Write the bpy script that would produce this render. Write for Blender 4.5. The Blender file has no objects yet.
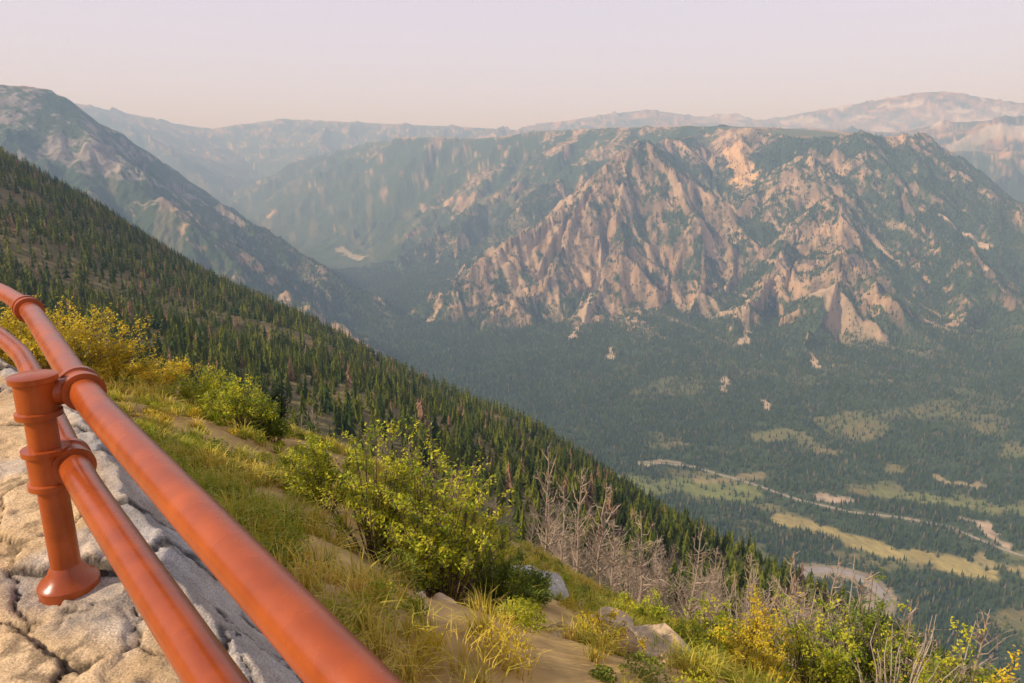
import bpy, bmesh, math, numpy as np, random, time
from mathutils import Vector
T0=time.time()
rng=np.random.default_rng(7); random.seed(7)
sc=bpy.context.scene
F_=682.7; PIT=math.radians(14.1); CP,SP=math.cos(PIT),math.sin(PIT)
def ray(u,v):
    a=(u-512)/F_; b=-(v-341.5)/F_
    x=a; y=CP+SP*b; z=-SP+CP*b
    h=math.hypot(x,y); return x/h,y/h,z/h
def U(u,v,R):
    x,y,s=ray(u,v); return (x*R,y*R,s*R)
# ---------------------------------------------------------------- noise
def h2(ix,iy,seed):
    a=(ix.astype(np.int64)*374761393+iy.astype(np.int64)*668265263+seed*982451653)&0xFFFFFFFF
    a=((a^(a>>13))*1274126177)&0xFFFFFFFF
    a=((a^(a>>16))*2246822519)&0xFFFFFFFF
    a=a^(a>>15)
    return (a&0xFFFFFF).astype(np.float32)/16777216.0
def vn(x,y,seed=0):
    ix=np.floor(x);iy=np.floor(y);fx=(x-ix).astype(np.float32);fy=(y-iy).astype(np.float32)
    fx=fx*fx*(3-2*fx);fy=fy*fy*(3-2*fy)
    ix=ix.astype(np.int64);iy=iy.astype(np.int64)
    a=h2(ix,iy,seed);b=h2(ix+1,iy,seed);c=h2(ix,iy+1,seed);d=h2(ix+1,iy+1,seed)
    return (a*(1-fx)+b*fx)*(1-fy)+(c*(1-fx)+d*fx)*fy
def fbm(x,y,seed=0,o=4):
    s=0;a=.5;t=0
    for i in range(o):
        s=s+a*vn(x,y,seed+i*17);t+=a;a*=.5
        x,y=(x*1.6+y*1.2)+11.3,(y*1.6-x*1.2)+4.7
    return s/t
def ss(a,b,x):
    t=np.clip((x-a)/(b-a),0,1);return t*t*(3-2*t)
def smax(a,b,w):
    h=np.clip(.5+.5*(a-b)/w,0,1);return b*(1-h)+a*h+w*h*(1-h)
def polyd(x,y,P):
    """distance to polyline with interpolated extra values"""
    P=np.array(P,float);bd=np.full(x.shape,1e12);bv=[np.zeros(x.shape) for _ in range(P.shape[1]-2)]
    for i in range(len(P)-1):
        ax,ay=P[i,:2];bx,by=P[i+1,:2];dx,dy=bx-ax,by-ay
        t=np.clip(((x-ax)*dx+(y-ay)*dy)/(dx*dx+dy*dy+1e-9),0,1)
        d=np.hypot(x-ax-t*dx,y-ay-t*dy);m=d<bd;bd=np.where(m,d,bd)
        for k in range(len(bv)): bv[k]=np.where(m,P[i,2+k]*(1-t)+P[i+1,2+k]*t,bv[k])
    return bd,bv
# ---------------------------------------------------------------- near hillside table (slope z/R)
AZ=np.array([-180,-75,-60,-48,-38,-30,-15,0,8,25,38,60,90,180.])
RR=np.array([.5,3,8,15,35,80,150,250,400,550,700,950,1300,2000,3500.])
TB=np.array([
[-1.7,-.57,-.22,-.12,-.05,0,.05,.1,.12,.15,.15,.15,.1,0,-.2],
[-1.7,-.57,-.22,-.13,-.08,-.06,-.03,.0,.06,.1,.12,.13,.1,-.2,-.4],
[-1.7,-.57,-.22,-.13,-.12,-.15,-.14,-.07,.03,.10,.14,.12,0,-.35,-.4],
[-1.7,-.57,-.24,-.15,-.17,-.21,-.2,-.11,-.01,.07,.12,.08,-.06,-.45,-.4],
[-1.7,-.57,-.29,-.2,-.24,-.29,-.26,-.18,-.08,.01,.07,.02,-.15,-.45,-.4],
[-1.7,-.57,-.33,-.275,-.33,-.34,-.29,-.225,-.14,-.075,-.04,-.11,-.3,-.45,-.4],
[-1.7,-.70,-.49,-.41,-.47,-.46,-.39,-.315,-.25,-.222,-.265,-.43,-.6,-.5,-.4],
[-1.75,-.83,-.66,-.595,-.64,-.6,-.50,-.42,-.375,-.405,-.49,-.6,-.62,-.5,-.4],
[-1.8,-.86,-.73,-.67,-.72,-.66,-.57,-.485,-.44,-.50,-.60,-.68,-.64,-.5,-.4],
[-1.8,-.9,-.8,-.745,-.78,-.71,-.64,-.605,-.67,-.76,-.82,-.78,-.65,-.5,-.4],
[-1.8,-.95,-.86,-.8,-.80,-.72,-.67,-.69,-.78,-.87,-.92,-.8,-.65,-.5,-.4],
[-1.8,-.95,-.86,-.8,-.80,-.74,-.7,-.72,-.8,-.88,-.92,-.8,-.65,-.5,-.4],
[-1.8,-.8,-.6,-.5,-.5,-.5,-.5,-.5,-.5,-.5,-.5,-.6,-.6,-.45,-.4],
[-1.7,-.57,-.22,-.12,-.05,0,.05,.1,.12,.15,.15,.15,.1,0,-.2]])
NA,NR=361,400
ga=np.linspace(-180,180,NA);gl=np.linspace(math.log(.5),math.log(3500),NR)
t1=np.array([np.interp(gl,np.log(RR),row) for row in TB])
t2=np.array([np.interp(ga,AZ,t1[:,j]) for j in range(NR)]).T
def blur(a,ax,s):
    k=np.exp(-.5*(np.arange(-3*s,3*s+1)/s)**2);k/=k.sum()
    p=[(0,0),(0,0)];p[ax]=(3*s,3*s);b=np.pad(a,p,mode='edge')
    return np.apply_along_axis(lambda q:np.convolve(q,k,'valid'),ax,b)
t2=blur(blur(t2,0,2),1,6)
def bil(G,i,j):
    i=np.clip(i,0,G.shape[0]-1.0001);j=np.clip(j,0,G.shape[1]-1.0001)
    a=i.astype(int);b=j.astype(int);fa=i-a;fb=j-b
    return (G[a,b]*(1-fa)+G[a+1,b]*fa)*(1-fb)+(G[a,b+1]*(1-fa)+G[a+1,b+1]*fa)*fb
A0=np.array([-1.18,1.85]);WN=np.array([.74,.67])
def near_z(x,y):
    R=np.hypot(x,y)+1e-6;az=np.degrees(np.arctan2(x,y))
    s=bil(t2,(az+180)/360*(NA-1),(np.log(np.clip(R,.5,3499))-gl[0])/(gl[-1]-gl[0])*(NR-1))
    zt=s*np.minimum(R,1e9)
    n=(x-A0[0])*WN[0]+(y-A0[1])*WN[1]
    zl=-1.8-.45*np.maximum(0,n-.35)
    z=zl+(zt-zl)*ss(2.2,5.5,R)
    inn=ss(.5,.0,n)*ss(22,12,R)*ss(-38,-41,az)
    inn=np.maximum(inn,ss(.5,.2,n)*ss(5,3.5,R))
    z=z*(1-inn)+(-1.8)*inn
    return z
# ---------------------------------------------------------------- ridges
def RG(pts,w=0,k=.85,D=9000): return ([U(*p) for p in pts],w,k,D)
ridges=[
 RG([(430,137,6900),(500,138,6300),(560,131,5900),(650,127,5300),(740,126,5000),(800,128,4700),(845,136,4400)],330,.7),
 RG([(700,133,4750),(665,140,4200),(640,146,3800),(605,180,3600),(560,215,3400),(510,248,3200),(455,285,3050),(400,322,2980)],0,.78),
 RG([(635,145,3780),(622,190,3480),(618,240,3200),(600,290,2900),(575,342,2620)],0,.85),
 RG([(610,175,3620),(570,230,3250),(545,280,2950),(500,330,2750)],0,.85),
 RG([(640,147,3780),(675,185,3550),(700,230,3300),(705,285,3000),(680,350,2650)],0,.85),
 RG([(790,133,4600),(815,165,3900),(832,200,3450),(845,250,3050),(835,310,2650),(790,390,2250)],0,.8),
 RG([(832,200,3450),(790,235,3200),(765,290,2850),(745,350,2520)],0,.85),
 RG([(845,138,4300),(880,172,3900),(925,225,3500),(975,265,3200),(1020,310,2900),(1080,370,2500)],0,.75),
 RG([(845,250,3050),(890,300,2800),(930,360,2500)],0,.8),
 RG([(500,140,6200),(540,170,5200),(500,200,4700),(440,235,4400),(390,268,4250)],0,.6),
 RG([(330,158,8000),(380,142,7600),(440,139,7000)],250,.55),
 RG([(350,152,7900),(318,180,7300),(296,215,6600),(285,245,6100)],0,.5),
 RG([(440,140,6900),(420,175,6100),(385,215,5500),(350,255,5000)],0,.55),
 RG([(-260,40,4200),(-120,68,4100),(0,84,4000),(40,88,3950),(100,125,4050),(160,165,4250),(215,207,4500),(265,248,4800),(312,279,5000)],30,.6),
 RG([(60,103,11500),(150,121,12500),(210,130,13000),(280,119,13000),(350,122,12500),(400,124,12000),(470,127,11500),(530,130,11000)],350,.42,1e6),
 RG([(100,112,10500),(160,145,9300),(215,185,8200),(262,225,7300)],0,.5),
 RG([(330,128,11500),(300,165,10000),(285,200,8800)],0,.45),
 RG([(560,122,12500),(600,115,12500),(640,110,12800),(700,118,13500),(760,122,14000)],250,.3,1e6),
 RG([(700,118,14500),(720,112,14500),(745,119,14500)],0,.4,1e6),
 RG([(760,122,15000),(810,112,15500),(870,103,16000),(905,94,16500),(940,92,16500),(1000,100,16500),(1080,108,16500),(1200,100,16000)],350,.3,1e6),
 RG([(790,128,9500),(900,134,9500),(960,124,9000),(1030,117,8800),(1150,120,9000)],200,.4,1e6),
 RG([(880,158,6500),(960,150,7000),(1040,152,7200),(1200,150,7000)],200,.45),
 RG([(900,200,5200),(960,195,5200),(1040,215,5200),(1150,200,5200)],50,.4),
 RG([(1024,152,7000),(1000,185,6000),(960,215,5000),(990,240,4400)],0,.45),
 RG([(2400,60,3800),(1500,170,4300),(1200,230,4400)],200,.5,1e6),
]
AXIS=[(2600,-700,-720),(1500,300,-695),(803,990,-672),(432,1453,-668),(0,2100,-655),(-745,3077,-640),(-1394,4697,-612),(-2500,8000,-500),(-3600,11500,-200)]
def gully(x,y,gx,gy,cell,seed):
    ux=x/cell;uy=y/cell;i=np.floor(ux);j=np.floor(uy)
    m=np.hypot(gx,gy)+1e-5;px=(-gy/m);py=(gx/m)
    H=0;DX=0;DY=0;W=0
    for di in (-1,0,1):
        for dj in (-1,0,1):
            ci=i+di;cj=j+dj
            dx=(ux-ci-h2(ci,cj,seed)).astype(np.float32);dy=(uy-cj-h2(ci,cj,seed+5)).astype(np.float32)
            w=np.exp(-2.6*(dx*dx+dy*dy));ph=(dx*px+dy*py)*6.2832
            H=H+w*np.cos(ph);q=-w*np.sin(ph)*6.2832
            DX=DX+q*px;DY=DY+q*py;W=W+w
    return H/W,DX/W,DY/W
def base_far(x,y):
    wx=(fbm(x/500,y/500,3,3)-.5)*130+(fbm(x/150,y/150,5,2)-.5)*60;wy=(fbm(x/500,y/500,9,3)-.5)*130+(fbm(x/150,y/150,13,2)-.5)*60
    xx=x+wx;yy=y+wy
    d,(za,)=polyd(xx,yy,AXIS)
    R=np.hypot(x,y)
    fl=np.minimum(za+.05*d+.06*np.maximum(0,d-300),-80)
    fl=fl+(60-fl)*ss(10000,15000,R)
    m=np.full(x.shape,-5000.)
    for P,w,k,D in ridges:
        dd,(zz,)=polyd(xx,yy,P)
        q=np.maximum(0,dd-w);m=smax(m,zz-k*q/(1+q/D)-np.minimum(dd,w)*.03,45)
    return smax(m,fl,110)
def terrain(x,y,AA):
    R=np.hypot(x,y)
    zn=near_z(x,y)
    j0=int(np.searchsorted(R[0],500.))
    X=x[:,j0:];Y=y[:,j0:];Rj=R[:,j0:];A=AA[:,j0:];b=base_far(X,Y)
    dr=np.gradient(b,axis=1)/np.gradient(Rj,axis=1);da=np.gradient(b,axis=0)/(np.gradient(A,axis=0)*Rj)
    gx=dr*np.sin(A)+da*np.cos(A);gy=dr*np.cos(A)-da*np.sin(A)
    g=np.hypot(gx,gy);top=ss(110,210,b)*ss(8000,6500,Rj);amp=ss(.12,.5,g)*(1-.3*ss(-300,-1200,X)*ss(3000,3600,Rj))*(1-.75*top);hz=0;et=0
    for cell,a,sd in ((900,60,7),(520,56,1),(260,30,2),(130,13,3),(64,7,4),(32,4,5)):
        if cell==900: amp9=amp*ss(4800,6500,Rj)
        H,dx,dy=gully(X,Y,gx,gy,cell,sd);am=amp9 if cell==900 else amp
        hz=hz+H*a*am;et=et+H*a/60
        gx=gx+dx*a*am/cell;gy=gy+dy*a*am/cell
    rn=(fbm(X/90,Y/90,40,5)-.5)*30*(.15+amp)+(1-np.abs(2*fbm(X/40,Y/40,44,4)-1))*12*amp
    rn=rn+(fbm(X/900,Y/900,47,5)-.5)*170*ss(8000,9500,Rj)*ss(2500,4500,X)
    zf=np.full(x.shape,-2000.);er=np.zeros(x.shape)
    zf[:,j0:]=b+hz*.9-6+rn; er[:,j0:]=et
    nn=(fbm(x/60,y/60,21,4)-.5)*14*ss(50,200,R)+(fbm(x/2.2,y/2.2,22,5)-.5)*.5*ss(2,5,R)*ss(80,40,R)+(fbm(x/9,y/9,25,4)-.5)*1.0*ss(6,12,R)
    nn=nn+(fbm(x/.35,y/.35,23,3)-.5)*.09*ss(1,2.5,R)*ss(25,12,R)
    z=zn+nn
    zz=np.where(R>500,smax(z,zf,15+25*ss(600,1200,R)),z)
    return zz,er,zn,zf
# ---------------------------------------------------------------- grid
azs=np.concatenate([np.arange(-180,-50,3.),np.arange(-50,-41,.25),np.arange(-41,41.5,.105),np.arange(41.5,48,.25),np.arange(48,181,3.)]);azs[-1]=180
def geo(a,b,q):
    r=[a]
    while r[-1]*q<b: r.append(r[-1]*q)
    return r
rs=np.array(geo(.6,60,1.03)+geo(60,1200,1.016)+list(np.arange(1200,5400,10.))+list(np.arange(5400,17500,80.))+geo(17500,90000,1.12)+[90000])
AA,RRg=np.meshgrid(np.radians(azs),rs,indexing='ij')
X=RRg*np.sin(AA);Y=RRg*np.cos(AA)
Z,ER,ZN,ZF=terrain(X,Y,AA)
print('terrain',X.shape,time.time()-T0)
azi=np.arange(len(azs));ri=np.arange(len(rs))
def samp(G,x,y):
    a=np.interp(np.degrees(np.arctan2(x,y)),azs,azi);r=np.interp(np.hypot(x,y),rs,ri)
    return bil(G,a,r)
def hit(u,v):
    x,y,s=ray(u,v)
    z=samp(Z,x*rs,y*rs);ok=np.where(z>=s*rs)[0];ok=ok[ok>3]
    i=ok[0] if len(ok) else len(rs)-1
    a=z[i-1]-s*rs[i-1];b=z[i]-s*rs[i];t=-a/(b-a) if b!=a else 0
    r=rs[i-1]+t*(rs[i]-rs[i-1]);return np.array([x*r,y*r,s*r])
def at(u,v,R):
    x,y,s=ray(u,v);return np.array([x*R,y*R,float(samp(Z,np.array([x*R]),np.array([y*R]))[0])])
# ---------------------------------------------------------------- colours
dzr=np.gradient(Z,axis=1)/np.gradient(RRg,axis=1)
dza=np.gradient(Z,axis=0)/np.maximum(np.gradient(AA,axis=0)*RRg,1e-6)
SL=np.hypot(dzr,dza)
n1=fbm(X/170,Y/170,60,5);n2=fbm(X/35,Y/35,61,4);n4=fbm(X/14,Y/14,67,3)
c1=U(590,230,3300);c2=U(835,240,3050);c3=U(740,150,4500);c4=U(500,290,3050)
def G(c,r): return np.exp(-((X-c[0])**2+(Y-c[1])**2)/(r*r))
GG=1.0*G(c1,620)+.75*G(c2,420)+.5*G(c4,350)+.6*G(c3,300)
el=(Z+660)/900
fr=ss(5200,6500,RRg)*ss(1500,2500,X);lf=ss(-700,-1300,X)*ss(5600,5000,RRg)*ss(2800,3300,RRg)
rk=-.70+.48*el+.70*GG+.35*(SL-.75)+1.8*(n1-.5)+1.3*(n2-.5)+1.3*(n4-.5)+ER*.13-.22*ss(-300,-1000,X)*ss(3500,4500,RRg)+.2*fr+.26*lf*ss(-300,100,Z)
rock=ss(-.10,.16,rk)*ss(-650,-590,Z)
ch=ss(.60,.70,fbm((X*.9+Y*.3)/42,(Y-X*.3)/420,70,3))*ss(-640,-540,Z)*ss(60,-120,Z)*ss(.15,.8,GG+.35)
flat=ss(.50,.28,SL)*ss(40,170,Z)*ss(2500,3500,RRg)
def c(r,g,b): return np.array([r,g,b])[None,None,:]
E=lambda a:a[...,None]
n5=ss(.25,.75,fbm(X/22,Y/70,68,4))
rockc=c(.15,.11,.075)*(1-E(n5))+c(.44,.30,.175)*E(n5);rockc=rockc*(.60+.75*E(n1))
rockc=rockc*(1-E(lf))+c(.24,.205,.17)*(.6+.8*E(n5))*E(lf)
forc=c(.032,.058,.026)*(1-E(n1))+c(.085,.11,.033)*E(n1)
col=forc*(1-E(rock))+rockc*E(rock)
col=col*(1-E(ch*.8))+c(.50,.36,.23)*E(ch*.8)
ft=ss(.35,.6,fbm(X/260,Y/260,72,4))
col=col*(1-E(flat))+(c(.52,.29,.12)*(1-E(ft))+c(.13,.15,.07)*E(ft))*E(flat)
sn=ss(.60,.66,fbm(X/400,Y/400,74,5))*ss(7500,8500,RRg)*ss(2500,4500,X)
col=col*(1-E(sn*.7))+c(.66,.58,.5)*E(sn*.7)
forest=(1-rock*.82)*(1-ch)*(1-flat)
cl=ss(.54,.64,fbm(X/130,Y/90,77,4))*ss(-560,-610,Z)*ss(2600,1700,RRg)*ss(200,500,X)
col=col*(1-E(cl*.8))+(c(.30,.22,.09)*(1-E(n2))+c(.14,.17,.05)*E(n2))*E(cl*.8);forest=forest*(1-.8*cl)
patch=[]
def PT(pts,w,cc,tree=0.,k=60): patch.append(([tuple(hit(*p)[:2])+(0,) for p in pts],w,cc,tree,k))
PT([(785,520),(850,540),(915,556),(975,571)],24,(.38,.31,.11))
PT([(615,482),(680,488),(740,492)],45,(.20,.22,.06),.2)
PT([(700,480),(760,478)],20,(.28,.23,.1))
PT([(640,463),(695,466)],8,(.46,.36,.24))
PT([(815,498),(850,500)],14,(.46,.35,.24))
PT([(975,520),(1000,545)],12,(.46,.35,.24))
PT([(985,560),(1024,572)],18,(.34,.28,.12))
PT([(940,478),(985,486)],12,(.34,.27,.14))
PT([(880,492),(960,500),(1024,512)],22,(.18,.19,.06),.3)
SC=(.50,.37,.24)
PT([(736,146),(744,182)],55,(.60,.38,.18),.1,120)
PT([(747,300),(745,345)],8,SC,.1,60);PT([(605,255),(588,300),(572,338)],13,SC,.1,70);PT([(722,378),(725,392)],10,SC,.15,60)
PT([(765,400),(768,408)],9,SC,.15,50);PT([(812,355),(817,368)],10,SC,.15,60);PT([(440,305),(428,322)],15,SC,.1,60);PT([(612,348),(609,358)],8,SC,.15,50)
PT([(940,215),(985,245)],18,(.5,.36,.23),0,60);PT([(985,268),(1010,282)],14,SC,0,50)
PT([(340,250),(362,258)],38,(.34,.30,.2),.2,120)
RD1=[(800,572),(825,570),(850,574),(872,583),(884,596),(880,608),(862,618)]
RD2=[(645,462),(690,466),(740,480),(800,500),(850,512),(900,517),(950,527),(1000,548),(1024,556)]
PT(RD2,7,(.20,.19,.1),0,12);PT(RD1,24,(.36,.29,.18),0,12)
wp=(fbm(X/40,Y/40,80,3)-.5)
for i,(P,w,cc,tr,k) in enumerate(patch):
    d,_=polyd(X+wp*k,Y+(n2-.5)*k,P);m=ss(w*1.15,w*.75,d)*ss(500,600,RRg)
    col=col*(1-E(m))+c(*cc)*(.7+.6*E(n2))*E(m);forest=forest*(1-m*(1-tr))
clear=m
nh=ss(-10,25,ZN-ZF)*ss(1500,1250,RRg)
nm=fbm(X/14,Y/14,64,4)
hillc=(c(.11,.10,.04)*(1-E(nm))+c(.27,.20,.085)*E(nm))
hh=nh*(1-clear)
col=col*(1-E(hh))+hillc*E(hh)
ng=ss(70,35,RRg);nf=fbm(X/.9,Y/.9,65,5);nb=fbm(X/3.5,Y/3.5,66,3);nq=fbm(X/.12,Y/.12,69,3)
gc=c(.38,.22,.07)*(1-E(nf))+c(.78,.52,.20)*E(nf);gc=gc*(.7+.6*E(nq))
gm=ss(.48,.6,nb);gc=gc*(1-E(gm*.5))+c(.20,.20,.045)*E(gm*.5)
col=col*(1-E(ng))+gc*E(ng)
col=np.clip(col,.01,.8)
hillforest=nh*(1-clear)
print('colour',time.time()-T0)
# ---------------------------------------------------------------- mesh helpers
def mk(name,V,Fa,C=None,mat=None,smooth=False,parent=None,link=True):
    V=np.asarray(V,np.float32);Fa=np.asarray(Fa,np.int32);k=Fa.shape[1]
    me=bpy.data.meshes.new(name);me.vertices.add(len(V));me.vertices.foreach_set('co',V.ravel())
    me.loops.add(Fa.size);me.loops.foreach_set('vertex_index',Fa.ravel())
    me.polygons.add(len(Fa));me.polygons.foreach_set('loop_start',np.arange(0,Fa.size,k,dtype=np.int32))
    me.polygons.foreach_set('use_smooth',np.full(len(Fa),smooth))
    if C is not None:
        at_=me.color_attributes.new('Col','FLOAT_COLOR','POINT')
        C4=np.ones((len(V),4),np.float32);C4[:,:3]=C;at_.data.foreach_set('color',C4.ravel())
    me.update(calc_edges=True)
    if mat: me.materials.append(mat)
    if not link: return me
    o=bpy.data.objects.new(name,me);sc.collection.objects.link(o)
    if parent: o.parent=parent
    return o
def nodes(name):
    m=bpy.data.materials.new(name);m.use_nodes=True;nt=m.node_tree
    return m,nt,nt.nodes['Principled BSDF']
def N(nt,t,**k):
    n=nt.nodes.new(t)
    for a,b in k.items():
        if a in n.inputs.keys(): n.inputs[a].default_value=b
        else: setattr(n,a,b)
    return n
def colmat(name,rough=.9,spec=.15,scales=((6,.35),),bump=None,trans=0):
    m,nt,p=nodes(name);L=nt.links
    a=N(nt,'ShaderNodeVertexColor',layer_name='Col');out=a.outputs[0]
    tc=N(nt,'ShaderNodeTexCoord')
    for s,amt in scales:
        n=N(nt,'ShaderNodeTexNoise',Scale=s,Detail=3.);L.new(tc.outputs['Object'],n.inputs['Vector'])
        r=N(nt,'ShaderNodeMapRange');r.inputs['From Min'].default_value=.3;r.inputs['From Max'].default_value=.7
        r.inputs['To Min'].default_value=1-amt;r.inputs['To Max'].default_value=1+amt;L.new(n.outputs['Fac'],r.inputs['Value'])
        v=N(nt,'ShaderNodeVectorMath',operation='SCALE');L.new(out,v.inputs[0]);L.new(r.outputs[0],v.inputs['Scale']);out=v.outputs[0]
    L.new(out,p.inputs['Base Color']);p.inputs['Roughness'].default_value=rough;p.inputs['Specular IOR Level'].default_value=spec
    if bump:
        prev=None
        for s,dist in bump:
            n=N(nt,'ShaderNodeTexNoise',Scale=s,Detail=4.);L.new(tc.outputs['Object'],n.inputs['Vector'])
            b=N(nt,'ShaderNodeBump',Strength=1.,Distance=dist);L.new(n.outputs['Fac'],b.inputs['Height'])
            if prev: L.new(prev.outputs[0],b.inputs['Normal'])
            prev=b
        L.new(prev.outputs[0],p.inputs['Normal'])
    if trans:
        t=N(nt,'ShaderNodeBsdfTranslucent');L.new(out,t.inputs['Color']);mx=nt.nodes.new('ShaderNodeMixShader')
        mx.inputs[0].default_value=trans
        L.new(p.outputs[0],mx.inputs[1]);L.new(t.outputs[0],mx.inputs[2]);L.new(mx.outputs[0],nt.nodes['Material Output'].inputs[0])
    return m
mt=colmat('terrain_mat',scales=((2,.25),),bump=((.06,8),(1.5,.06)))
na,nr=X.shape
idx=np.arange(na*nr).reshape(na,nr)
q=np.stack([idx[:-1,:-1],idx[:-1,1:],idx[1:,1:],idx[1:,:-1]],-1).reshape(-1,4)
mk('terrain',np.stack([X,Y,Z],-1).reshape(-1,3),q[:,::-1],col.reshape(-1,3),mt,True)
print('terrain mesh',time.time()-T0)
class MB:
    def __init__(s): s.V=[];s.F=[];s.C=[];s.n=0
    def add(s,V,Fa,C):
        V=np.asarray(V,float);Fa=np.asarray(Fa,int)
        C=np.asarray(C,float)
        if C.ndim==1: C=np.tile(C,(len(V),1))
        s.V.append(V);s.F.append(Fa+s.n);s.C.append(C);s.n+=len(V)
    def tube(s,P,r,k,C,cap=False):
        P=np.asarray(P,float);r=np.asarray(r,float);n=len(P)
        T=np.gradient(P,axis=0);T/=np.linalg.norm(T,axis=1)[:,None]+1e-9
        up=np.array([0,0,1.]) if abs(T[:,2]).mean()<.8 else np.array([1.,0,0])
        A=np.cross(T,up);A/=np.linalg.norm(A,axis=1)[:,None];B=np.cross(A,T)
        th=np.arange(k)*2*math.pi/k
        V=(P[:,None]+r[:,None,None]*(np.cos(th)[None,:,None]*A[:,None]+np.sin(th)[None,:,None]*B[:,None])).reshape(-1,3)
        Fa=[]
        for i in range(n-1):
            for j in range(k):
                a=i*k+j;b=i*k+(j+1)%k;Fa+=[(a,b,b+k),(a,b+k,a+k)]
        if cap:
            V=np.vstack([V,P[:1],P[-1:]])
            for j in range(k):
                Fa+=[(n*k,(j+1)%k,j),(n*k+1,(n-1)*k+j,(n-1)*k+(j+1)%k)]
        s.add(V,Fa,C)
    def obj(s,name,mat,smooth=False,**k):
        return mk(name,np.vstack(s.V),np.vstack(s.F),np.vstack(s.C),mat,smooth,**k)
# ---------------------------------------------------------------- forests
def conifer(seed,tiers,k):
    r=np.random.default_rng(seed);V=[];Fa=[];C=[]
    for i in range(tiers):
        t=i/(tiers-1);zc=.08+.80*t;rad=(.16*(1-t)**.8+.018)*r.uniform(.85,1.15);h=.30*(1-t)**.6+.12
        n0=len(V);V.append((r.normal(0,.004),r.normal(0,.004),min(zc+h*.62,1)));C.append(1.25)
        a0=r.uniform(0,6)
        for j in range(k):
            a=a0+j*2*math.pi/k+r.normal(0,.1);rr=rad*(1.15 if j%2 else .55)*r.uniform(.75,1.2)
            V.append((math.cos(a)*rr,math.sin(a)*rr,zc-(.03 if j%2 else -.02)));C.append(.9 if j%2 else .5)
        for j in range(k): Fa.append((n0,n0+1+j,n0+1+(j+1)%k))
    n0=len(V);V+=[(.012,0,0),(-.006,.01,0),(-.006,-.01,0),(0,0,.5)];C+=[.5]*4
    Fa+=[(n0,n0+1,n0+3),(n0+1,n0+2,n0+3),(n0+2,n0,n0+3)]
    return np.array(V),np.array(Fa),np.array(C)
def scatter(tmpl,x,y,z,h,w,colr):
    V,Fa,C=tmpl;n=len(x);a=rng.uniform(0,6.28,n);ca,sa=np.cos(a),np.sin(a)
    vx=(V[None,:,0]*ca[:,None]-V[None,:,1]*sa[:,None])*(h*w)[:,None]+x[:,None]
    vy=(V[None,:,0]*sa[:,None]+V[None,:,1]*ca[:,None])*(h*w)[:,None]+y[:,None]
    vz=V[None,:,2]*h[:,None]+z[:,None]
    W=np.stack([vx,vy,vz],-1).reshape(-1,3)
    Ff=(Fa[None]+(np.arange(n)*len(V))[:,None,None]).reshape(-1,3)
    Cc=(colr[:,None,:]*C[None,:,None]).reshape(-1,3)
    return W,Ff,Cc
mtree=colmat('conifer_needles',rough=.85,scales=())
def greens(n,r,hi=1.):
    t=(r.random(n)**1.3)[:,None];g=np.array([[.034,.064,.012]])*(1-t)+np.array([[.18,.19,.020]])*hi*t
    d=r.random(n)<.06;g[d]=np.array([.30,.18,.10]);return g
n=74000;Rr=np.sqrt(rng.uniform(75**2,1150**2,n));a=np.radians(rng.uniform(-42,44,n))
x=Rr*np.sin(a);y=Rr*np.cos(a)
dn=samp(hillforest,x,y)*(.5+.8*ss(.36,.5,fbm(x/45,y/45,90,3)))
dn*=np.where(Rr<140,.35,1)
keep=(rng.random(n)<dn);x,y,Rr=x[keep],y[keep],Rr[keep]
z=samp(Z,x,y)-.3
print('hill trees',len(x))
B=MB()
grp=rng.integers(0,3,len(x))
for lo,hi,ti,kk in ((0,330,7,9),(330,5000,5,7)):
    for gi in range(3):
        m=(grp==gi)&(Rr>=lo)&(Rr<hi);k=m.sum();T=conifer(gi,ti,kk)
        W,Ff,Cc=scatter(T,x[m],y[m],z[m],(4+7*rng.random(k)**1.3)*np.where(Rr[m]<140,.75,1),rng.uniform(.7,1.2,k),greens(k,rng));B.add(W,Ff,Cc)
B.obj('conifer_forest',mtree)
n=360000;Rr=np.sqrt(rng.uniform(950**2,4500**2,n));a=np.radians(rng.uniform(-22,41,n))
x=Rr*np.sin(a);y=Rr*np.cos(a);F0=samp(forest*(1-nh),x,y)
keep=rng.random(n)<F0*(.5+.5*ss(.4,.6,fbm(x/60,y/60,91,3)));x,y=x[keep],y[keep]
z=samp(Z,x,y)-1;print('far trees',len(x))
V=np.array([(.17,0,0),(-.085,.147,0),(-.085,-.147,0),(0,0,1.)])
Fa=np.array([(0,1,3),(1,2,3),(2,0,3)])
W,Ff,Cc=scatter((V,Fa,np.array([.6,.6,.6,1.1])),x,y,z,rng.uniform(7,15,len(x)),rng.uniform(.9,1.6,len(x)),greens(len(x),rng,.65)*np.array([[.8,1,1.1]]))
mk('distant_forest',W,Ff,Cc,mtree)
print('forest',time.time()-T0)
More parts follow.
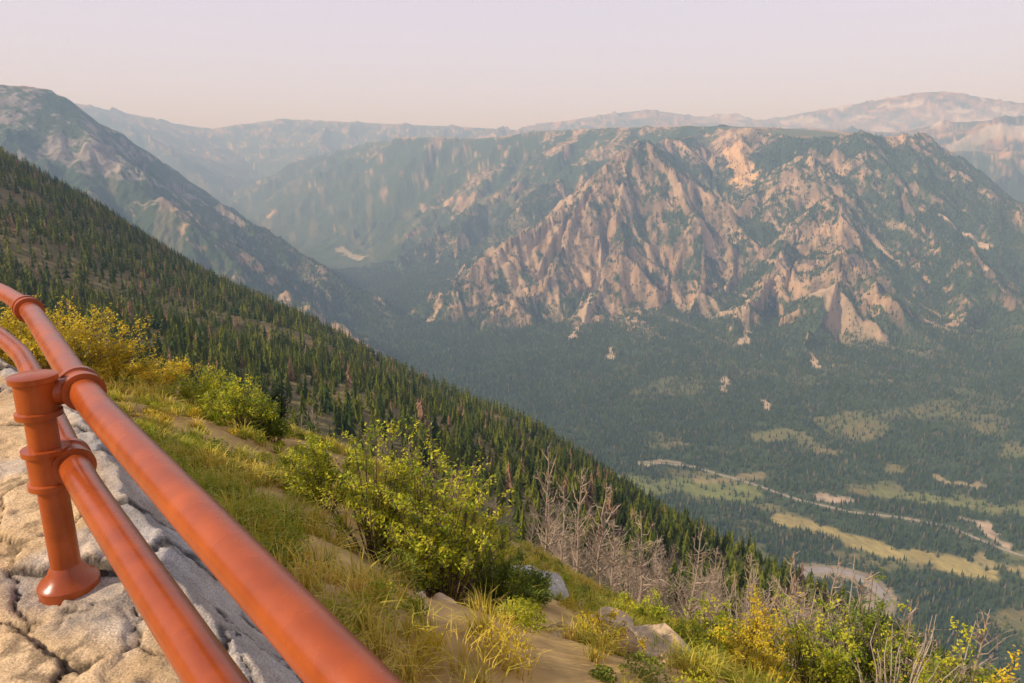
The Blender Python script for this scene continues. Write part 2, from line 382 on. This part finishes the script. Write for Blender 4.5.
# ---------------------------------------------------------------- roads
mroad=colmat('road_mat',scales=((.2,.15),(3,.1)))
def road(name,px,w,colr):
    P=np.array([hit(*p)[:2] for p in px]);t=np.linspace(0,len(P)-1,160)
    Q=np.stack([np.interp(t,np.arange(len(P)),P[:,k]) for k in (0,1)],-1)
    for _ in range(12): Q[1:-1]=(Q[:-2]+2*Q[1:-1]+Q[2:])/4
    D=np.gradient(Q,axis=0);D/=np.linalg.norm(D,axis=1)[:,None]+1e-9;Nn=np.stack([-D[:,1],D[:,0]],-1)
    rows=[];off=[-1.6,-1,-.5,0,.5,1,1.6]
    zs=np.max([samp(Z,(Q+Nn*o*w)[:,0],(Q+Nn*o*w)[:,1]) for o in (-1,0,1)],axis=0)+.4
    for o in off:
        q2=Q+Nn*o*w;rows.append(np.column_stack([q2,zs-(6 if abs(o)>1.2 else 0)]))
    V=np.stack(rows,1).reshape(-1,3);k=len(off);Fq=[]
    for i in range(len(Q)-1):
        for j in range(k-1): Fq.append((i*k+j,i*k+j+1,(i+1)*k+j+1,(i+1)*k+j))
    cc=np.tile(np.array(colr),(len(V),1));mk(name,V,Fq,cc,mroad,True)
road('road',RD1,9,(.34,.30,.27))
road('road',RD2,3,(.36,.31,.24))
# ---------------------------------------------------------------- railing wall
path=np.array([(1.6,-1.22),(.9,-.445),(-1.18,1.85),(-2.28,3.2),(-2.8,3.72),(-5.2,5.6),(-8,7.3)])
seg=np.linalg.norm(np.diff(path,axis=0),axis=1);cum=np.r_[0,np.cumsum(seg)]
S=np.arange(0,cum[-1],.014);PX=np.stack([np.interp(S,cum,path[:,k]) for k in (0,1)],-1)
for _ in range(200): PX[1:-1]=(PX[:-2]+2*PX[1:-1]+PX[2:])/4
D=np.gradient(PX,axis=0);D/=np.linalg.norm(D,axis=1)[:,None];NW=np.stack([D[:,1],-D[:,0]],-1)
NW*=np.sign((NW@WN).mean())
tt=np.concatenate([[-1.02,-1.0],np.arange(-.98,.56,.010)])
SS,TT=np.meshgrid(S,tt,indexing='ij')
def vor(x,y,seed):
    i=np.floor(x);j=np.floor(y);f1=np.full(x.shape,9.);f2=np.full(x.shape,9.);idc=np.zeros(x.shape)
    for di in (-1,0,1):
        for dj in (-1,0,1):
            a=i+di;b=j+dj;d=np.hypot(x-a-.1-.8*h2(a,b,seed),y-b-.1-.8*h2(a,b,seed+3))
            m=d<f1;f2=np.where(m,f1,np.minimum(f2,d));idc=np.where(m,h2(a,b,seed+9),idc);f1=np.where(m,d,f1)
    return f1,f2,idc
wx=SS+(fbm(SS/.10,TT/.10,5,5)-.5)*.10+(fbm(SS/.5,TT/.5,55,2)-.5)*.4;wy=TT+(fbm(SS/.10,TT/.10,6,5)-.5)*.10+(fbm(SS/.5,TT/.5,56,2)-.5)*.3
f1,f2,idc=vor(wx/.48,wy/.30,4);edge=f2-f1
crack=ss(.055,.015,edge)*ss(.30,.44,fbm(SS/.25,TT/.25,15,3))
ck=np.abs(fbm(SS/.45,TT/.3,19,5)-.5);crack=np.maximum(crack,.8*ss(.010,.002,ck)*ss(.44,.56,fbm(SS/.5,TT/.5,20,3)))
led=ss(.48,.52,fbm(SS/.4,TT/.25,57,4))
cap=-1.262+(idc-.5)*.035+led*.014+(fbm(SS/.3,TT/.3,7,5)-.5)*.05+(fbm(SS/.05,TT/.05,8,4)-.5)*.014-crack*.016
to=.14+(fbm(SS/.2,TT*0+3,11,3)-.5)*.09
drop=np.maximum(0,TT-to)
face=-np.minimum(drop*1.3,.62)+(fbm(SS/.09,TT/.09,12,4)-.5)*.07*ss(0,.05,drop)
ZW=cap+face;ZW[:,0]=-1.85;ZW[:,1]=-1.27
ZW-= .05*ss(-.86,-.98,TT)
WX=PX[:,None,0]+NW[:,None,0]*TT;WY=PX[:,None,1]+NW[:,None,1]*TT
m1=fbm(SS/.14,TT/.14,31,5);m2=fbm(SS/.5,TT/.5,32,4)
wc=c(.44,.29,.14)*(1-E(m1))+c(.74,.54,.32)*E(m1);wc=wc*(.80+.30*E(idc))
lich=ss(.57,.63,fbm(SS/.05,TT/.05,33,4))*ss(.40,.58,fbm(SS/.3,TT/.3,34,3))
wc=wc*(1-.5*E(lich))
gr=ss(.52,.66,m2)*.5+.7*ss(.02,.12,TT);gr=np.clip(gr,0,.85)  # grey mottling of the stone, plus the outer side's shade put into the colour
wc=wc*(1-E(gr))+c(.36,.35,.34)*(.6+.8*E(m1))*E(gr)
wc=wc*(1-.8*E(crack))
ni,nj=SS.shape;idx=np.arange(ni*nj).reshape(ni,nj)
q=np.stack([idx[:-1,:-1],idx[:-1,1:],idx[1:,1:],idx[1:,:-1]],-1).reshape(-1,4)
mw=colmat('stone_mat',rough=.85,scales=((18,.15),(160,.35)),bump=((25,.008),(140,.003)))
mk('stone_wall',np.stack([WX,WY,ZW],-1).reshape(-1,3),q,wc.reshape(-1,3),mw,True)
# ---------------------------------------------------------------- railing
mr,nt,p=nodes('rust_red_paint');L=nt.links
tc=N(nt,'ShaderNodeTexCoord');nz=N(nt,'ShaderNodeTexNoise',Scale=9.,Detail=8.);L.new(tc.outputs['Object'],nz.inputs['Vector'])
cr=N(nt,'ShaderNodeValToRGB');L.new(nz.outputs['Fac'],cr.inputs[0])
cr.color_ramp.elements[0].position=.3;cr.color_ramp.elements[0].color=(.27,.050,.009,1);cr.color_ramp.elements[1].position=.7;cr.color_ramp.elements[1].color=(.43,.088,.013,1)
L.new(cr.outputs[0],p.inputs['Base Color']);p.inputs['Specular IOR Level'].default_value=.5
nz2=N(nt,'ShaderNodeTexNoise',Scale=120.,Detail=4.);L.new(tc.outputs['Object'],nz2.inputs['Vector'])
rg=N(nt,'ShaderNodeMapRange');rg.inputs['To Min'].default_value=.15;rg.inputs['To Max'].default_value=.40;L.new(nz.outputs['Fac'],rg.inputs['Value']);L.new(rg.outputs[0],p.inputs['Roughness'])
bp=N(nt,'ShaderNodeBump',Strength=.25,Distance=.001);L.new(nz2.outputs['Fac'],bp.inputs['Height']);L.new(bp.outputs[0],p.inputs['Normal'])
rail=bpy.data.objects.new('railing',None);sc.collection.objects.link(rail)
RC=np.array([.3,.06,.02])
def lathe(name,o,ax,prof,k=40):
    o=np.array(o,float);ax=np.array(ax,float);ax/=np.linalg.norm(ax)
    P=np.array([o+ax*t for t,_ in prof]);r=np.array([q for _,q in prof])
    up=np.array([0,0,1.]) if abs(ax[2])<.8 else np.array([1.,0,0])
    A=np.cross(ax,up);A/=np.linalg.norm(A);Bb=np.cross(A,ax);th=np.arange(k)*2*math.pi/k
    V=(P[:,None]+r[:,None,None]*(np.cos(th)[None,:,None]*A+np.sin(th)[None,:,None]*Bb)).reshape(-1,3)
    Fq=[]
    for i in range(len(P)-1):
        for j in range(k):
            a=i*k+j;b=i*k+(j+1)%k;Fq.append((a,b,b+k,a+k))
    ob=mk(name,V,Fq,None,mr,True,parent=rail)
    e=ob.modifiers.new('es','EDGE_SPLIT');e.split_angle=math.radians(35);return ob
rr=.042
OFF={-.64:-.02,-.863:-.075}
ZT,ZB=-.64,-.863
def railtube(name,z):
    off=OFF[z];P=np.column_stack([PX+NW*off,np.full(len(PX),z)])[::6];b=MB();b.tube(P,np.full(len(P),rr),36,RC,True);o=b.obj(name,mr,True,parent=rail);return o
railtube('top_rail',ZT);railtube('lower_rail',ZB)
def ring(name,s,z,L_=.05,r2=.012):
    i=int(s/.014);q=PX[i]+NW[i]*OFF[z];lathe(name,(q[0],q[1],z),(D[i,0],D[i,1],0),
      [(-L_,rr),(-L_,rr+r2+.006),(-L_*.55,rr+r2+.006),(-L_*.5,rr+r2),(L_*.5,rr+r2),(L_*.55,rr+r2+.006),(L_,rr+r2+.006),(L_,rr)])
def cum_near(pt): return float(np.argmin(np.hypot(PX[:,0]-pt[0],PX[:,1]-pt[1])))*.014
def post(pt):
    s=cum_near(pt);i=int(s/.014);c0=PX[i]-NW[i]*.135;x,y=c0;pr=.041
    lathe('post',(x,y,0),(0,0,1),[(-1.29,pr),(-.60,pr)])
    lathe('post_base',(x,y,0),(0,0,1),[(-1.29,.083),(-1.250,.085),(-1.240,.078),(-1.228,.060),(-1.205,.050),(-1.19,pr)])
    for nm,z0 in (('post_cap',ZT),('post_collar',ZB)):
        h=.062;t=[(z0-h,pr),(z0-h,pr+.020),(z0-h+.016,pr+.020),(z0-h+.02,pr+.012),(z0+h-.02,pr+.012),(z0+h-.016,pr+.022),(z0+h,pr+.022)]
        t+= [(z0+h+.004,pr+.012),(z0+h+.006,0)] if nm=='post_cap' else [(z0+h,pr)]
        lathe(nm,(x,y,0),(0,0,1),t)
        lathe('saddle',(x,y,z0),(NW[i,0],NW[i,1],0),[(.03,.038),(.135+OFF[z0],.040)])
        ring('rail_collar',s,z0,.055,.010)
post((-1.30,1.98));post((-4.6,5.2));post((.95,-.5))
ring('rail_collar',cum_near((-2.28,3.2)),ZT,.05)
# ---------------------------------------------------------------- foreground vegetation
def leaves(b,C0,size,cols):
    n=len(C0);a=rng.normal(size=(n,3));a/=np.linalg.norm(a,axis=1)[:,None]
    up=np.array([-.3,-.1,.8])+rng.normal(0,.55,(n,3));up/=np.linalg.norm(up,axis=1)[:,None]
    t=np.cross(up,a);t/=np.linalg.norm(t,axis=1)[:,None]+1e-9;w=np.cross(up,t)
    L_=(size*rng.uniform(.6,1.3,n))[:,None]
    V=np.stack([C0-t*L_,C0+w*L_*.45+up*L_*.1,C0+t*L_,C0-w*L_*.45+up*L_*.1],1).reshape(-1,3)
    k=np.arange(n)[:,None]*4
    Fa=np.concatenate([k+np.array([[0,1,2]]),k+np.array([[0,2,3]])]);Cc=np.repeat(cols,4,axis=0);b.add(V,Fa,Cc)
mleaf=colmat('leaf_mat',rough=.55,spec=.3,scales=(),trans=.35)
mtwig=colmat('bark_mat',rough=.9,scales=((5,.2),))
def shrub(name,pos,rad,h,nst,lps,size,c_a,c_b,bare=.0):
    b=MB();pos=np.array(pos,float);LC=[];LT=[]
    for i in range(nst):
        a=rng.uniform(0,6.28);q=rng.random()**.6;ex=np.array([math.cos(a)*rad*q,math.sin(a)*rad*q,h*rng.uniform(.5,1.15)*(1-.45*q*q)])
        b0=np.array([math.cos(a)*rad*.15*q,math.sin(a)*rad*.15*q,-.1]);ph=np.linspace(0,1,6)[:,None]
        P=b0*(1-ph)+ex*ph;P[:,2]+= (np.sin(ph*math.pi)*h*.08)[:,0];P[1:]+=rng.normal(0,.03*rad,(5,3));P+=pos
        b.tube(P,np.linspace(.008,.002,6)*max(1,h*.9),4,np.array([.16,.12,.08]) if bare<.5 else np.array([.40,.33,.26]))
        for j in range(5):
            t=rng.uniform(.35,.99);k=min(int(t*5),4);st=P[k]*(1-(t*5-k))+P[k+1]*(t*5-k)
            dr=rng.normal(0,1,3);dr[2]=abs(dr[2])+.5;dr/=np.linalg.norm(dr);e=st+dr*rad*rng.uniform(.12,.32)
            b.tube([st,(st+e)/2+rng.normal(0,.01,3),e],[.004,.003,.0015],3,np.array([.24,.18,.12]))
            if rng.random()>=bare:
                tt_=rng.uniform(0,1.08,lps)[:,None];LC.append(st*(1-tt_)+e*tt_+rng.normal(0,size*1.3,(lps,3)));LT.append(np.full(lps,rng.random()))
    tw=b.obj('stems',mtwig)
    root=bpy.data.objects.new(name,None);sc.collection.objects.link(root);tw.parent=root
    if LC:
        LC=np.vstack(LC);LT=np.clip(np.concatenate(LT)+rng.normal(0,.2,len(LC)),0,1)[:,None]
        b2=MB();leaves(b2,LC,size,np.array([c_a])*(1-LT)+np.array([c_b])*LT);b2.obj('leaves',mleaf).parent=root
YG=((.20,.28,.012),(.70,.64,.03));DG=((.09,.15,.016),(.32,.37,.025));GO=((.44,.36,.02),(.84,.60,.03))
def S_(u,v,R,rad,h,nst,lps=26,size=.022,cc=YG,bare=0.,nm='shrub'):
    shrub(nm,at(u,v,R),rad,h,nst,lps,size,cc[0],cc[1],bare)
S_(445,560,4.7,.55,1.15,80,24,.016)
S_(375,530,5.2,.45,1.1,50,22,.017)
S_(415,530,5.6,.5,1.3,40,16,.017,YG,.2)
S_(500,560,4.9,.36,.8,44,24,.016,DG)
S_(325,500,6.5,.45,.75,34,22,.020)
S_(240,440,11,.75,.7,40,26,.024)
S_(205,425,13,.8,.6,34,26,.026)
S_(160,410,14,.8,.5,30,26,.028,GO)
S_(275,462,11,.5,.6,26,26,.024,DG)
S_(300,490,8.5,.35,.4,22,22,.02)
S_(60,345,13,1.3,1.0,50,26,.03,GO)
S_(10,330,12,1.2,.9,44,26,.03,GO)
S_(105,385,13,.9,.6,34,26,.028,GO)
S_(640,640,9,.5,.45,26,26,.02)
S_(530,610,7,.35,.4,24,24,.02,DG)
S_(700,683,8,.6,.7,34,24,.02,YG)
S_(750,683,8,.7,1.1,40,24,.022,GO)
S_(810,683,8,.7,1.5,40,22,.022,YG)
S_(790,660,10,.8,2.0,26,8,.022,GO,.6)
S_(860,660,8.5,.8,2.1,50,22,.024,DG)
S_(915,683,8.5,.8,2.1,50,22,.024,YG)
S_(960,670,9,.8,2.3,26,8,.022,YG,.7)
S_(985,683,8.5,.7,1.9,40,24,.024,DG)
S_(1030,690,8,.6,2.2,30,22,.024,GO)
S_(840,683,9,.7,2.5,22,6,.02,GO,.8)
S_(740,683,9,.7,1.7,22,6,.02,GO,.75)
S_(900,683,7.5,.6,2.0,24,5,.02,GO,.8)
S_(600,683,4.4,.3,.35,24,24,.014,GO)
S_(690,683,5.5,.35,.4,24,24,.016,YG)
S_(760,683,5.5,.35,.5,24,24,.016,GO)
# low undergrowth clumps
b=MB()
for i in range(420):
    R=2.6+14*rng.random()**1.1;a=math.radians(rng.uniform(-36,42));x=R*math.sin(a);y=R*math.cos(a)
    if (x-A0[0])*WN[0]+(y-A0[1])*WN[1]<.7: continue
    if fbm(np.array([x/2.4]),np.array([y/2.4]),201,3)[0]<.44: continue
    if 570<512+F_*x/y<670 and 4.<R<6.2: continue
    p0=np.array([x,y,float(samp(Z,np.array([x]),np.array([y]))[0])]);r_=rng.uniform(.07,.22);n=int(150+2200*r_)
    d=rng.normal(size=(n,3));d/=np.linalg.norm(d,axis=1)[:,None];d[:,2]=np.abs(d[:,2])
    C0=p0+d*(rng.random((n,1))**.4)*np.array([r_,r_,r_*rng.uniform(.6,1.4)])
    pal=(DG,YG,YG,GO)[rng.integers(4)];g=np.clip(rng.random((n,1))*.6+rng.random()*.4,0,1)
    leaves(b,C0,.010+.0006*R,np.array([pal[0]])*(1-g)*.85+np.array([pal[1]])*g*.85)
b.obj('undergrowth',mleaf)
# krummholz conifer in the foreground
b=MB();p0=at(278,440,14)
for i in range(26):
    a=rng.uniform(0,6.28);q=rng.random();e=p0+np.array([math.cos(a)*.45*q,math.sin(a)*.45*q,.25+.65*(1-q)])
    tt_=rng.random(260)[:,None];C0=p0*(1-tt_)+e*tt_+rng.normal(0,.05,(260,3));g=rng.random((260,1))
    leaves(b,C0,.03,np.array([[.02,.035,.015]])*(1-g)+np.array([[.05,.075,.02]])*g)
b.obj('dwarf_pine',mleaf)
# grass
b=MB();nT=9500;Rr=1.9+ (rng.random(nT)**.8)*19;a=np.radians(rng.uniform(-44,46,nT));x=Rr*np.sin(a);y=Rr*np.cos(a)
wall_n=np.min(np.hypot(x[:,None]-PX[None,::20,0],y[:,None]-PX[None,::20,1]),axis=1)
sd=(x-A0[0])*WN[0]+(y-A0[1])*WN[1]
dens=ss(.43,.58,fbm(x/.9,y/.9,101,3));uu=512+F_*x/y;k=(wall_n>.5)&((sd>.4))&(rng.random(nT)<.08+.92*dens)&~((uu>570)&(uu<670)&(Rr>4.2)&(Rr<6)&(rng.random(nT)<.8));x,y,Rr=x[k],y[k],Rr[k]
nB=30;n=len(x)*nB;sp=np.repeat(rng.uniform(.015,.05,len(x)),nB);ox=rng.normal(0,1,n)*sp;oy=rng.normal(0,1,n)*sp;bx=np.repeat(x,nB)+ox;by=np.repeat(y,nB)+oy;bz=samp(Z,bx,by)-.02
an=np.arctan2(oy,ox)+rng.normal(0,.7,n);ln=np.repeat(rng.uniform(.08,.30,len(x)),nB)*rng.uniform(.5,1.2,n);le=rng.uniform(.1,1.,n)
dx,dy=np.cos(an),np.sin(an);wd=.002+.0005*np.repeat(Rr,nB)
P0=np.stack([bx,by,bz],-1);P1=P0+np.stack([dx*ln*le*.35,dy*ln*le*.35,ln*.6],-1);P2=P0+np.stack([dx*ln*le,dy*ln*le,ln*(1-.45*le)],-1)
sdv=np.stack([-dy,dx,0*dx],-1)*wd[:,None]
V=np.stack([P0-sdv,P0+sdv,P1-sdv*.7,P1+sdv*.7,P2],1).reshape(-1,3)
k0=np.arange(n)[:,None]*5
Fa=np.concatenate([k0+np.array([[0,1,3]]),k0+np.array([[0,3,2]]),k0+np.array([[2,3,4]])])
tc_=np.clip(np.repeat(rng.random(len(x))*.8+.5*ss(.4,.65,fbm(x/2.,y/2.,103,3))-.1,nB)+rng.normal(0,.15,n),0,1)[:,None]
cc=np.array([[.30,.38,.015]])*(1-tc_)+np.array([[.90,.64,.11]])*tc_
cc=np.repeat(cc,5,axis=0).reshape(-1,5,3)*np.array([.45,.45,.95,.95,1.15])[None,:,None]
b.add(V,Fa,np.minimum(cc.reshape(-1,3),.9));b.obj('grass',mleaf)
# rocks
mrock=colmat('rock_mat',rough=.9,scales=((3,.2),(20,.2)),bump=((8,.02),(40,.005)))
def rock(pos,sz,seed,colr=(.46,.40,.33)):
    bm=bmesh.new();bmesh.ops.create_icosphere(bm,subdivisions=4,radius=1);V=np.array([v.co[:] for v in bm.verts]);Fa=np.array([[v.index for v in f.verts] for f in bm.faces]);bm.free()
    r=np.random.default_rng(seed)
    for _ in range(22):
        d=r.normal(size=3);d/=np.linalg.norm(d);h=r.uniform(.35,.7);q=V@d;V=V-np.maximum(0,q-h)[:,None]*d*.97
    V=V+ (fbm(V[:,0]*4+seed,V[:,1]*4+V[:,2]*3,seed,4)-.5)[:,None]*V*.12
    V=V*np.array(sz);mk('rock',V+np.array(pos),Fa,np.tile(np.array(colr)*r.uniform(.8,1.15),(len(V),1)),mrock,False)
for i,(u,v,R,s) in enumerate([(528,585,9.2,.66),(545,600,9.0,.55),(515,600,9.2,.4),(575,655,5.2,.40),(600,650,4.9,.45),(638,655,5.3,.40),(590,683,4.4,.34),(650,683,4.7,.40),(620,630,5.9,.38),(560,690,4.3,.24),(665,640,5.8,.34),(340,560,5,.07),(380,610,4.5,.06),(250,500,7,.08),(420,600,4,.06),(300,520,7,.1),(480,640,4,.07),(700,690,5.2,.24),(330,620,3.2,.05),(445,650,3.6,.07)]):
    q=at(u,v,R);rock(q,(s*random.uniform(.9,1.5),s*random.uniform(.8,1.2),s*random.uniform(.5,.8)),i+3,(.62,.56,.45) if i<3 else (.64,.46,.27))
# dead trees
mdead=colmat('dead_wood',rough=.9,scales=())
def deadmesh(seed):
    r=np.random.default_rng(seed);b=MB();H=1.
    ph=np.linspace(0,1,9);P=np.column_stack([np.cumsum(r.normal(0,.012,9)),np.cumsum(r.normal(0,.012,9)),ph*H]);P[0,:2]=0
    cc=np.array([.36,.28,.21]);b.tube(P,np.linspace(.016,.003,9),6,cc)
    for i in range(46):
        t=r.uniform(.12,.97);o=np.array([np.interp(t,ph,P[:,k]) for k in range(3)]);a=r.uniform(0,6.28);l=(.27*(1-t)**.7+.03)*r.uniform(.5,1.15);up=r.uniform(.2,1.1)
        d=np.array([math.cos(a),math.sin(a),up]);d/=np.linalg.norm(d);m=o+d*l*.5+r.normal(0,.012,3);e=o+d*l+np.array([0,0,l*.25])+r.normal(0,.015,3)
        b.tube([o,m,e],[.006,.004,.0015],3,cc*r.uniform(.7,1.2))
        for _ in range(4):
            w_=r.random();q=m*(1-w_)+e*w_;d2=d+r.normal(0,.6,3);d2/=np.linalg.norm(d2);b.tube([q,q+d2*l*r.uniform(.2,.5)],[.0028,.001],3,cc*r.uniform(.7,1.2))
    return b.obj('dead_tree',mdead,link=False)
dm=[deadmesh(s) for s in range(8)]
def dead(u,v,R,h):
    o=bpy.data.objects.new('dead_tree',random.choice(dm));sc.collection.objects.link(o);o.location=at(u,v,R)-np.array([0,0,.1])
    o.rotation_euler=(random.gauss(0,.06),random.gauss(0,.06),random.uniform(0,6.28));w=random.uniform(.6,1.0);o.scale=(h*w,h*w,h)
for _ in range(75):
    u=random.uniform(530,880);dead(u,560+(u-530)*.25,random.uniform(42,95),random.uniform(4.5,8))
for u,R,h in ((545,34,8.5),(562,40,7.5),(575,33,8),(600,34,8),(618,40,7),(640,34,7),(662,36,6),(690,34,7),(720,36,5.5),(760,34,6.5),(800,34,7.5),(835,34,8),(870,34,8),(930,30,7),(990,30,7)): dead(u,560,R,h)
for _ in range(16):
    u=random.uniform(780,1020);dead(u,640,random.uniform(35,70),random.uniform(4,7))
for _ in range(18):
    u=random.uniform(280,620);dead(u,500,random.uniform(90,150),random.uniform(5,8))
print('veg',time.time()-T0)
# ---------------------------------------------------------------- haze volume
mh=bpy.data.materials.new('haze_mat');mh.use_nodes=True;nt=mh.node_tree
nt.nodes.remove(nt.nodes['Principled BSDF'])
vs=N(nt,'ShaderNodeVolumeScatter');vs.inputs['Color'].default_value=(.44,.66,1,1);vs.inputs['Density'].default_value=1.8e-4;vs.inputs['Anisotropy'].default_value=0
nt.links.new(vs.outputs[0],nt.nodes['Material Output'].inputs['Volume'])
bx=np.array([(i,j,k) for k in (-1500,900) for i,j in ((-60000,-60000),(60000,-60000),(60000,60000),(-60000,60000))],float)
mk('haze',bx,[(0,3,2,1),(4,5,6,7),(0,1,5,4),(1,2,6,5),(2,3,7,6),(3,0,4,7)],None,mh)
# ---------------------------------------------------------------- light
sv=Vector((-.80,-.30,.60)).normalized()
sl=bpy.data.lights.new('sun','SUN');sl.energy=5;sl.angle=math.radians(.5);sl.color=(1,.90,.76)
so=bpy.data.objects.new('sun',sl);sc.collection.objects.link(so);so.rotation_euler=sv.to_track_quat('Z','Y').to_euler()
w=bpy.data.worlds.new('World');sc.world=w;w.use_nodes=True;nt=w.node_tree;L=nt.links
sk=N(nt,'ShaderNodeTexSky');sk.sky_type='NISHITA';sk.sun_disc=False;sk.sun_elevation=math.asin(sv.z);sk.sun_rotation=math.atan2(sv.x,sv.y)
sk.dust_density=6;sk.altitude=2800;sk.air_density=1
tc=N(nt,'ShaderNodeTexCoord');sx=N(nt,'ShaderNodeSeparateXYZ');L.new(tc.outputs['Generated'],sx.inputs[0])
mr_=N(nt,'ShaderNodeMapRange');L.new(sx.outputs['Z'],mr_.inputs['Value'])
for k_,v_ in (('From Min',.0),('From Max',.9),('To Min',.85),('To Max',.25)): mr_.inputs[k_].default_value=v_
mx=N(nt,'ShaderNodeMix',data_type='RGBA');L.new(mr_.outputs[0],mx.inputs['Factor']);L.new(sk.outputs[0],mx.inputs['A']);mx.inputs['B'].default_value=(7.4,6.7,8.3,1)
bg=nt.nodes['Background'];bg.inputs['Strength'].default_value=.14;L.new(mx.outputs['Result'],bg.inputs[0])
cam=bpy.data.cameras.new('camera');cam.lens=24;cam.sensor_width=36;cam.clip_end=300000;cam.clip_start=.05
co=bpy.data.objects.new('camera',cam);sc.collection.objects.link(co);co.rotation_euler=(math.pi/2-PIT,0,0);sc.camera=co
sc.view_settings.view_transform='Standard';sc.view_settings.look='None';sc.view_settings.exposure=0
print('done',time.time()-T0)
